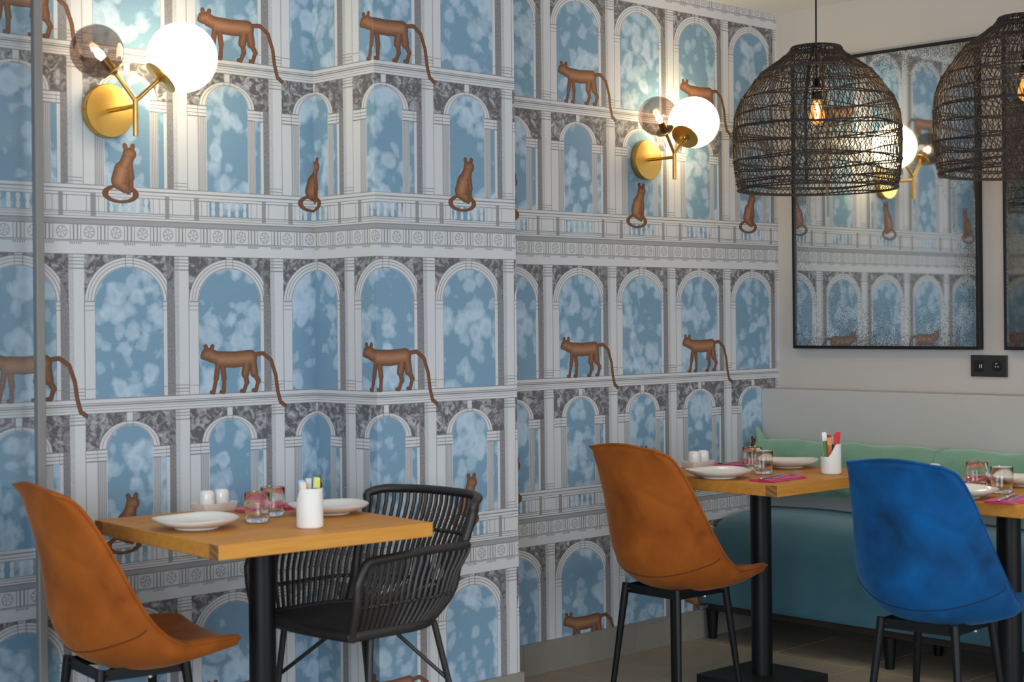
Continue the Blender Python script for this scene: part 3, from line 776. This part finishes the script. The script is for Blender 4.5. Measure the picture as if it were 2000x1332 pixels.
tub_chair(-2.752, -0.590, PI)

# ------------------------------------------------------------------ wicker pendants
def pendant(x, y, ztop, sc, label):
    r = tag(empty('wicker_pendant', (x, y, ztop)), label, 'lamp', 'wicker pendant lamps')
    PR = [(0.0, .083), (-.035, .116), (-.091, .196), (-.157, .248), (-.20, .278), (-.252, .296), (-.309, .301), (-.365, .3015), (-.418, .300), (-.46, .295), (-.505, .287), (-.522, .284)]
    prof = cr(PR, 60)
    def R(z):
        z = max(-.522, min(0, z))
        for i in range(59):
            if prof[i][0] >= z >= prof[i + 1][0]:
                u_ = (prof[i][0] - z) / max(prof[i][0] - prof[i + 1][0], 1e-9); return prof[i][1] + (prof[i + 1][1] - prof[i][1]) * u_
        return prof[-1][1]
    def P(an, z, d=0.0): q = R(z) + d; return Vector((q * math.cos(an), q * math.sin(an), z))
    rows = [-.003, -.034, -.092, -.128, -.190, -.245, -.300, -.352, -.414, -.460, -.492, -.520]
    wavy = {3, 5, 7, 9}
    rnd = random.Random(5)
    # strands: two crossing families whose slant changes at each woven row
    for fam, (nn, dd) in enumerate(((104, 0.0015), (88, -0.0015))):
        b = MB()
        for k in range(nn):
            an = 2 * PI * (k + rnd.random() * .45) / nn; Q = []
            sl = (1 if fam == 0 else -0.55)
            for j in range(len(rows) - 1):
                za, zb_ = rows[j], rows[j + 1]; dv = sl * (0.16 if j % 2 == 0 else 0.05) * (1 if j not in (0,) else .6) * min(1, (za - zb_) / .045)
                for s_ in range(3):
                    u_ = s_ / 3; Q.append(P(an + dv * u_, za + (zb_ - za) * u_, dd + 0.001 * math.sin(k * 3 + j)))
                an += dv
            Q.append(P(an, rows[-1]))
            b.tube(Q, 0.00145, 4, False, False)
        o = b.done('wicker_strands', MAT['wicker'], r); o['kind'] = 'stuff'
    for j, z in enumerate(rows):
        b = MB()
        cnt = 2 if j not in (0, 11) else 3
        for c_ in range(cnt):
            Q = []; m = 150; am = 0.010 if j in wavy else 0.0035; f1, f2, p1 = rnd.randint(2, 4), rnd.randint(5, 7), rnd.random() * 6
            for k in range(m):
                an = 2 * PI * k / m
                w_ = am * (math.sin(f1 * an + p1 + (c_ * 1.3 if j in wavy else 0)) + 0.5 * math.sin(f2 * an + p1))
                tw = 0.003 * math.sin(an * 60 + c_ * PI)
                zz = z + w_ + (c_ - (cnt - 1) / 2) * 0.006; zz = min(-0.001, max(-.521, zz)) if j in (0, 11) else zz
                Q.append(P(an, zz, 0.002 + tw))
            b.tube(Q, 0.0021 if j in wavy else 0.0029, 5, True)
        b.done('woven_row', MAT['wicker'], r)
    # flat inner straps
    for k in range(4):
        an = math.radians(28 + 90 * k); b = MB(); V = []; F = []
        for j in range(24):
            z = -.521 * j / 23; q = R(z) - 0.006
            for s_ in (-1, 1): V.append((q * math.cos(an) - s_ * 0.0055 * math.sin(an), q * math.sin(an) + s_ * 0.0055 * math.cos(an), z))
            for s_ in (1, -1): V.append(((q - .003) * math.cos(an) - s_ * 0.0055 * math.sin(an), (q - .003) * math.sin(an) + s_ * 0.0055 * math.cos(an), z))
        for j in range(23):
            for q in range(4): F.append((j * 4 + q, j * 4 + (q + 1) % 4, j * 4 + 4 + (q + 1) % 4, j * 4 + 4 + q))
        mesh('strap', V, F, MAT['wicker'], r, False)
    # cross wire, cord, socket, bulb
    b = MB(); b.tube([P(0, -.002), (0, 0, -.002), P(PI, -.002)], 0.003, 6); b.tube([P(PI / 2, -.002), (0, 0, -.002), P(-PI / 2, -.002)], 0.003, 6); b.done('top_spider', MAT['black'], r)
    b = MB(); b.tube([(0, 0, 2.655 - ztop), (0.002, 0, (2.655 - ztop) * .5), (0, 0, 0), (0, 0, -0.13)], 0.0033, 8); b.done('cord', MAT['black'], r)
    V, F = lathe([(0.045, 2.659 - ztop), (0.045, 2.645 - ztop), (0.012, 2.635 - ztop)], 24); mesh('ceiling_rose', V, F, MAT['black'], r)
    V, F = lathe([(0.006, -.115), (0.012, -.125), (0.0175, -.15), (0.0215, -.19), (0.0195, -.196), (0.0001, -.196)], 20); mesh('lamp_socket', V, F, MAT['black'], r)
    V, F = lathe([(0.012, -.196), (0.0135, -.205), (0.022, -.225), (0.0295, -.248), (0.0285, -.264), (0.020, -.278), (0.0001, -.283)], 24); bl = mesh('bulb', V, F, MAT['amber'], r)
    b = MB()
    for k in range(5):
        an = 2 * PI * k / 5; b.tube([(0.004 * math.cos(an), 0.004 * math.sin(an), -.205), (0.010 * math.cos(an), 0.010 * math.sin(an), -.232), (0.006 * math.cos(an + .6), 0.006 * math.sin(an + .6), -.262)], 0.0013, 5)
    b.done('filament', MAT['fil'], bl)
    l = bpy.data.lights.new('pendant_light', 'POINT'); l.energy = 4.5; l.color = (1.0, 0.62, 0.30); l.shadow_soft_size = 0.03
    lo_ = bpy.data.objects.new('pendant_light', l); C.objects.link(lo_); lo_.location = (x, y, ztop - 0.30)
    return r
pendant(-0.873, -0.833, 2.315, 1, 'black wicker dome pendant over the corner table, wholly in view')
pendant(-0.783, -1.616, 2.325, 1, 'black wicker dome pendant cut off by the right border')

# ------------------------------------------------------------------ brass wall lamps
def sconce(x, z, tw, arm, label):
    r = tag(empty('wall_lamp', (x, 0, z)), label, 'wall lamp', 'brass two-globe wall lamps')
    V, F = lathe([(0.079, 0.0005), (0.080, 0.003), (0.080, 0.027), (0.078, 0.030), (0.0001, 0.0305)], 56); o = mesh('wall_plate', V, F, MAT['brass'], r); o.rotation_euler = (PI / 2, 0, 0)
    for s_ in (-1, 1):
        V, F = lathe([(0.0035, 0), (0.0035, 0.003)], 10); q = mesh('fixing_screw', V, F, MAT['brass'], r); q.location = (s_ * 0.079, -0.015, 0); q.rotation_euler = (0, s_ * PI / 2, 0)
    V, F = lathe([(0.007, 0.028), (0.007, arm)], 16); o = mesh('arm', V, F, MAT['brass'], r); o.rotation_euler = (PI / 2, 0, 0)
    c, s = math.cos(tw), math.sin(tw)
    def L(h, zz): return Vector((h * c, -arm + h * s, zz + 0.018))
    b = MB(); b.tube([L(0, -0.106), L(0, 0.002)], 0.0078, 16); b.done('stem', MAT['brass'], r)
    A = (-0.051, 0.066); Bp = (0.074, 0.067); SM = (-0.110, 0.134, 0.0765); OP = (0.139, 0.131, 0.1025)
    for e_ in (A, Bp):
        b = MB(); b.tube([L(0, -0.004), L(*e_)], 0.0065, 14); b.done('branch', MAT['brass'], r)
    for e_, g, nm in ((A, SM, 's'), (Bp, OP, 'o')):
        cen = L(g[0], g[1]); ax = (cen - L(*e_)).normalized(); rad = g[2]
        cr_ = 0.036 if nm == 's' else 0.056
        hgt = math.sqrt(rad * rad - cr_ * cr_)
        V, F = lathe([(0.007, -0.012), (0.012, -0.006), (cr_ * .5, -0.003), (cr_, -0.002), (cr_ + 0.001, 0.0), (cr_ + .001, 0.002), (cr_ * .9, 0.0035), (0.0001, 0.0035)], 36)
        o = mesh('cap', V, F, MAT['brass'], r); o.location = cen - ax * (hgt + 0.004); orient(o, ax)
        b = MB(); b.tube([L(*e_), cen - ax * (hgt + 0.01)], 0.0065, 12); b.done('branch_tip', MAT['brass'], r)
        if nm == 's':
            V, F = open_globe(rad, cr_ * .97); F = [f for f in F if len(f) == 4]; o = mesh('smoked_globe', V, F, MAT['smoke'], r); o.location = cen; orient(o, ax); o['label'] = 'smoked glass globe'
            V, F = lathe([(0.014, -hgt + 0.002), (0.014, -0.028), (0.0001, -0.028)], 20); o = mesh('lamp_socket', V, F, MAT['brass'], r); o.location = cen; orient(o, ax)
            V, F = lathe([(0.009, -0.028), (0.012, -0.018), (0.0125, -0.008), (0.008, 0.006), (0.0001, 0.012)], 20); o = mesh('bulb', V, F, MAT['bulb'], r); o.location = cen; orient(o, ax)
            pl, pw, pr = cen, 4.0, 0.012
        else:
            V, F = open_globe(rad, cr_ * .97); o = mesh('opal_globe', V, F, MAT['opal'], r); o.location = cen; orient(o, ax); o['label'] = 'lit opal glass globe'
    return r
sconce(-3.300, 1.962, math.radians(-17), 0.172, 'brass two-globe wall lamp at the upper left, nearer the glass panel')
sconce(-0.885, 1.965, math.radians(6), 0.162, 'brass two-globe wall lamp right of the projecting wall pier')

# ------------------------------------------------------------------ tableware
ZT = 0.7702; KT = 0.9652
def tp(x, y): return CAM.x + (x - CAM.x) * KT, CAM.y + (y - CAM.y) * KT      # tabletop layout to room metres
def plate(x, y, rz, label):
    x, y = tp(x, y)
    def rad(an, i): return 1 + (0.018 * math.cos(3 * an) if i > 2 else 0)
    prof = [(0.055, 0.0), (0.060, 0.0015), (0.062, 0.006), (0.085, 0.011), (0.108, 0.021), (0.1165, 0.0285), (0.1172, 0.0305), (0.115, 0.0305), (0.104, 0.0245), (0.085, 0.0165), (0.06, 0.012), (0.0001, 0.011)]
    V, F = lathe(prof, 64, rad)
    V = [(a, b_, c + (0.002 * math.cos(3 * math.atan2(b_, a)) if c > 0.019 else 0)) for a, b_, c in V]
    o = mesh('dinner_plate', V, F, MAT['china']); o.location = (x, y, ZT); o.rotation_euler = (0, 0, rz)
    return tag(o, label, 'plate', 'white dinner plates')
def tumbler(x, y, label):
    x, y = tp(x, y)
    prof = [(0.0001, 0.0), (0.026, 0.0), (0.031, 0.003), (0.0345, 0.012), (0.0362, 0.03), (0.037, 0.060), (0.0372, 0.0885), (0.0362, 0.0895), (0.0355, 0.0885), (0.0352, 0.06), (0.0345, 0.03), (0.032, 0.019), (0.024, 0.0145), (0.0001, 0.013)]
    V, F = lathe(prof, 40); o = mesh('water_glass', [(a * .95, b_ * .95, c * .93) for a, b_, c in V], F, MAT['glass']); o.location = (x, y, ZT)
    return tag(o, label, 'glass', 'water tumblers')
def caddy(x, y, rz, label):
    x, y = tp(x, y)
    # cylinder whose top is cut away in a sweeping scoop
    n = 48; V = []; F = []; R_, T_, H_ = 0.0365, 0.0335, 0.108
    def hz(an):
        c_ = (1 - math.cos(an)) / 2   # 0 at high side, 1 at low side
        k = max(0, min(1, (c_ - 0.30) / 0.5)); k = k * k * (3 - 2 * k)
        return H_ - 0.046 * k
    rings = [(R_ - .004, lambda a: 0.0), (R_, lambda a: 0.004), (R_, lambda a: hz(a) * .5), (R_, lambda a: hz(a) - .001), (R_ - .0015, lambda a: hz(a)), (T_, lambda a: hz(a) - .001), (T_, lambda a: hz(a) * .5), (T_, lambda a: 0.006), (0.0001, lambda a: 0.006)]
    for rr_, fz in rings:
        for k in range(n): an = 2 * PI * k / n; V.append((rr_ * math.cos(an), rr_ * math.sin(an), fz(an)))
    for i in range(len(rings) - 1):
        for k in range(n): F.append((i * n + k, i * n + (k + 1) % n, (i + 1) * n + (k + 1) % n, (i + 1) * n + k))
    F.append(tuple(range(n - 1, -1, -1)))
    o = mesh('sachet_pot', V, F, MAT['china']); o.location = (x, y, ZT); o.rotation_euler = (0, 0, rz)
    return tag(o, label, 'pot', 'white sachet pots')
def sachet(x, y, z0, h, lean, c, c2, label, group):
    x, y = tp(x, y)
    r = tag(empty('sugar_sachet', (x, y, z0)), label, 'sachet', group)
    r.rotation_euler = (lean[0], lean[1], lean[2])
    box('paper_tube', -0.0078, 0.0078, -0.0035, 0.0035, 0, h * .78, simple('sachet_body', c, 0.5), r, 0.0022, 2)
    box('sealed_end', -0.0081, 0.0081, -0.0018, 0.0018, h * .775, h, simple('sachet_end', c2, 0.5), r, 0.0008, 1)
def cruet(x, y, rz, desc):
    x, y = tp(x, y)
    r = tag(empty('cruet_tray', (x, y, ZT), rz), 'white china tray holding two shakers on the ' + desc, 'tray', 'white cruet trays')
    V = []; F = []
    def rr(hx, hy, z, rc=0.012, n=5):
        P = []
        for (cx, cy, a0) in ((hx - rc, hy - rc, 0), (-hx + rc, hy - rc, PI / 2), (-hx + rc, -hy + rc, PI), (hx - rc, -hy + rc, 3 * PI / 2)):
            for k in range(n): an = a0 + PI / 2 * k / (n - 1); P.append((cx + rc * math.cos(an), cy + rc * math.sin(an), z))
        return P
    L_ = [rr(.054, .030, 0, .008), rr(.056, .032, .002, .008), rr(.0625, .0375, .026, .008), rr(.063, .038, .0275, .008), rr(.0605, .0355, .0275, .006), rr(.054, .0295, .007, .006), rr(.052, .0275, .006, .006)]
    m = len(L_[0])
    for a in L_: V += a
    for i in range(len(L_) - 1):
        for k in range(m): F.append((i * m + k, i * m + (k + 1) % m, (i + 1) * m + (k + 1) % m, (i + 1) * m + k))
    F.append(tuple(range(m - 1, -1, -1))); F.append(tuple((len(L_) - 1) * m + k for k in range(m)))
    mesh('dish', V, F, MAT['china'], r)
    return r
def shaker(x, y, label):
    x, y = tp(x, y)
    V, F = lathe([(0.0001, 0.0), (0.0205, 0.0), (0.0222, 0.002), (0.0225, 0.03), (0.0222, 0.046), (0.0205, 0.053), (0.016, 0.0575), (0.008, 0.0592), (0.0001, 0.0595)], 36)
    o = mesh('china_shaker', V, F, MAT['china']); o.location = (x, y, ZT + 0.0062)
    for k in range(3):
        an = 2 * PI * k / 3; V, F = lathe([(0.0011, 0.0585), (0.0011, 0.0597)], 8); q = mesh('pour_hole', V, F, MAT['hole'], o); q.location = (0.005 * math.cos(an), 0.005 * math.sin(an), -0.0002)
    return tag(o, label, 'shaker', 'white china shakers')
def napkin(x, y, rz, label):
    x, y = tp(x, y)
    r = tag(empty('napkin', (x, y, ZT), rz), label, 'napkin', 'folded magenta napkins')
    for k, (hx, hy) in enumerate(((0.105, 0.046), (0.101, 0.044))):
        V = []; F = []; nx, ny_ = 14, 7
        for zt in (0, 1):
            for i in range(nx + 1):
                for j in range(ny_ + 1):
                    xx = -hx + 2 * hx * i / nx; yy = -hy + 2 * hy * j / ny_ + (0.006 * k)
                    zz = 0.0005 + k * 0.0034 + zt * (0.0030 + 0.0012 * math.sin(xx * 60 + k) * math.cos(yy * 50))
                    V.append((xx, yy, zz))
        q = (nx + 1) * (ny_ + 1); w = ny_ + 1
        for i in range(nx):
            for j in range(ny_):
                a = i * w + j; F.append((a, a + 1, a + w + 1, a + w)); F.append((q + a, q + a + w, q + a + w + 1, q + a + 1))
        for i in range(nx):
            for j in (0, ny_):
                a = i * w + j; F.append((a, a + w, q + a + w, q + a) if j == 0 else (a, q + a, q + a + w, a + w))
        for j in range(ny_):
            for i in (0, nx):
                a = i * w + j; F.append((a, q + a, q + a + 1, a + 1) if i == 0 else (a, a + 1, q + a + 1, q + a))
        mesh('fold', V, F, MAT['napkin'], r)
    return r
ZN = ZT + 0.0092
def fork(x, y, rz, label, z=ZN):
    x, y = tp(x, y)
    r = tag(empty('dinner_fork', (x, y, z), rz), label, 'fork', 'steel forks')
    def ribbon(P, W_, th):
        V = []; F = []
        for (xx, yy, zz), w in zip(P, W_):
            V += [(xx, yy - w, zz), (xx, yy + w, zz), (xx, yy + w, zz + th), (xx, yy - w, zz + th)]
        for i in range(len(P) - 1):
            for k in range(4): F.append((i * 4 + k, i * 4 + (k + 1) % 4, i * 4 + 4 + (k + 1) % 4, i * 4 + 4 + k))
        F += [(3, 2, 1, 0), tuple(len(V) - 4 + k for k in range(4))]; return V, F
    V, F = ribbon([(-0.095, 0, 0.001), (-0.085, 0, 0.001), (-0.05, 0, 0.003), (0.0, 0, 0.006), (0.03, 0, 0.006), (0.045, 0, 0.003), (0.058, 0, 0.003)], [0.006, 0.007, 0.0055, 0.0032, 0.004, 0.0095, 0.011], 0.0018)
    mesh('handle', V, F, MAT['steel'], r, False)
    for k in range(4):
        yy = -0.009 + 0.006 * k
        V, F = ribbon([(0.056, yy, 0.003), (0.075, yy, 0.004), (0.095, yy, 0.009), (0.100, yy, 0.011)], [0.0016, 0.0015, 0.0012, 0.0006], 0.0015); mesh('tine', V, F, MAT['steel'], r, False)
def knife(x, y, rz, label, z=ZN):
    x, y = tp(x, y)
    r = tag(empty('table_knife', (x, y, z), rz), label, 'knife', 'steel knives')
    V, F = lathe([(0.0001, -0.1), (0.005, -0.098), (0.0062, -0.06), (0.0045, 0.0), (0.004, 0.004)], 12); o = mesh('handle', [(c, a, b_ * .5 + 0.0032) for a, b_, c in V], F, MAT['steel'], r)
    P = [(0.0, -.005), (0.03, -.007), (0.08, -.009), (0.105, -.006), (0.113, 0.003), (0.10, .006), (0.0, .006)]
    V = [(a, b_, 0.0026) for a, b_ in P] + [(a, b_, 0.0042) for a, b_ in P]; n = len(P)
    F = [tuple(range(n - 1, -1, -1)), tuple(range(n, 2 * n))] + [(k, (k + 1) % n, n + (k + 1) % n, n + k) for k in range(n)]
    mesh('blade', V, F, MAT['steel'], r, False)

# lone table on the left
plate(-3.262, -0.415, 0.6, 'white plate on the left table, nearest the rust chair')
plate(-2.800, -0.420, 2.4, 'white plate on the left table, nearest the cane armchair')
tumbler(-3.065, -0.426, 'nearer of two tumblers on the left table, before the napkin')
tumbler(-2.945, -0.334, 'farther of two tumblers on the left table, against the napkin')
caddy(-3.035, -0.640, math.radians(-95), 'white sachet pot on the left foreground table')
cruet(-2.999, -0.105, math.radians(4), 'left foreground table by the wall')
shaker(-3.027, -0.107, 'left shaker of the pair on the lone left table')
shaker(-2.971, -0.103, 'right shaker of the pair on the lone left table')
napkin(-2.855, -0.205, math.radians(2), 'magenta napkin behind the tumblers on the left table')
cs = [((0.80, 0.45, 0.28), (0.85, 0.62, 0.45), 'peach'), ((0.75, 0.78, 0.80), (0.25, 0.55, 0.75), 'white and pale blue'), ((0.75, 0.62, 0.05), (0.70, 0.70, 0.65), 'yellow'), ((0.12, 0.45, 0.75), (0.85, 0.85, 0.85), 'sky blue'), ((0.25, 0.03, 0.18), (0.65, 0.68, 0.10), 'plum')]
for k, (a, b_, nm) in enumerate(cs):
    an = math.radians(200 - 62 * k); sachet(-3.035 + 0.016 * math.cos(an), -0.640 + 0.016 * math.sin(an), ZT + 0.0075, 0.118 + 0.003 * k, (-0.08 * math.sin(an), 0.08 * math.cos(an), -0.765), a, b_, nm + ' sachet in the pot on the left table', 'sachets on the left table')
# corner table
plate(-1.186, -0.615, 0.4, 'white plate on the corner table, nearest the rust chair')
plate(-0.700, -0.555, 1.6, 'white plate on the corner table, nearest the bench')
tumbler(-0.965, -0.645, 'nearer of two tumblers on the corner table, beside the fork')
tumbler(-0.858, -0.512, 'farther of two tumblers on the corner table, toward the wall')
caddy(-0.800, -0.830, math.radians(-40), 'white sachet pot on the corner table under the pendant')
cruet(-0.935, -0.312, math.radians(-3), 'corner table by the papered wall')
shaker(-0.962, -0.312, 'left shaker of the pair on the corner table')
shaker(-0.908, -0.312, 'right shaker of the pair on the corner table')
napkin(-1.095, -0.812, math.radians(2), 'magenta napkin at the front corner of the corner table')
napkin(-0.790, -0.365, math.radians(4), 'magenta napkin behind the tumblers on the corner table')
fork(-1.075, -0.827, math.radians(8), 'steel fork on the front napkin of the corner table')
knife(-1.115, -0.797, math.radians(14), 'steel knife on the front napkin of the corner table')
fork(-0.790, -0.365, math.radians(184), 'steel fork on the rear napkin of the corner table')
cs = [((0.55, 0.13, 0.03), (0.65, 0.30, 0.10), 'orange'), ((0.10, 0.22, 0.06), (0.85, 0.85, 0.85), 'white tipped green'), ((0.80, 0.55, 0.50), (0.85, 0.80, 0.78), 'pale pink'), ((0.06, 0.12, 0.42), (0.60, 0.02, 0.02), 'red tipped blue'), ((0.05, 0.10, 0.05), (0.85, 0.85, 0.85), 'white tipped dark green'), ((0.62, 0.02, 0.02), (0.70, 0.03, 0.02), 'red'), ((0.45, 0.06, 0.02), (0.62, 0.03, 0.02), 'dark red')]
for k, (a, b_, nm) in enumerate(cs):
    an = math.radians(220 - 50 * k); sachet(-0.800 + 0.016 * math.cos(an), -0.830 + 0.016 * math.sin(an), ZT + 0.0075, 0.124 + 0.006 * ((k * 3) % 4), (-0.09 * math.sin(an), 0.09 * math.cos(an), -0.765), a, b_, nm + ' sachet in the pot on the corner table', 'sachets on the corner table')
# table behind the blue chair
plate(-1.185, -1.590, 0.4, 'white plate on the right table, nearest the blue chair')
plate(-0.720, -1.560, 1.6, 'white plate on the right table, cut off by the border')
tumbler(-0.985, -1.625, 'nearer of two tumblers on the right table')
tumbler(-0.880, -1.475, 'farther of two tumblers on the right table, before the green cushion')
cruet(-0.868, -1.288, math.radians(-3), 'right table, hidden behind the blue chair')
shaker(-0.841, -1.288, 'white shaker whose dome shows over the blue chair')
napkin(-1.160, -1.765, math.radians(4), 'magenta napkin at the right border')
napkin(-0.770, -1.385, math.radians(4), 'magenta napkin just right of the blue chair')
fork(-1.145, -1.778, math.radians(10), 'steel fork on the napkin at the right border')
knife(-1.180, -1.750, math.radians(16), 'steel knife on the napkin at the right border')
fork(-0.770, -1.385, math.radians(184), 'steel fork just right of the blue chair')
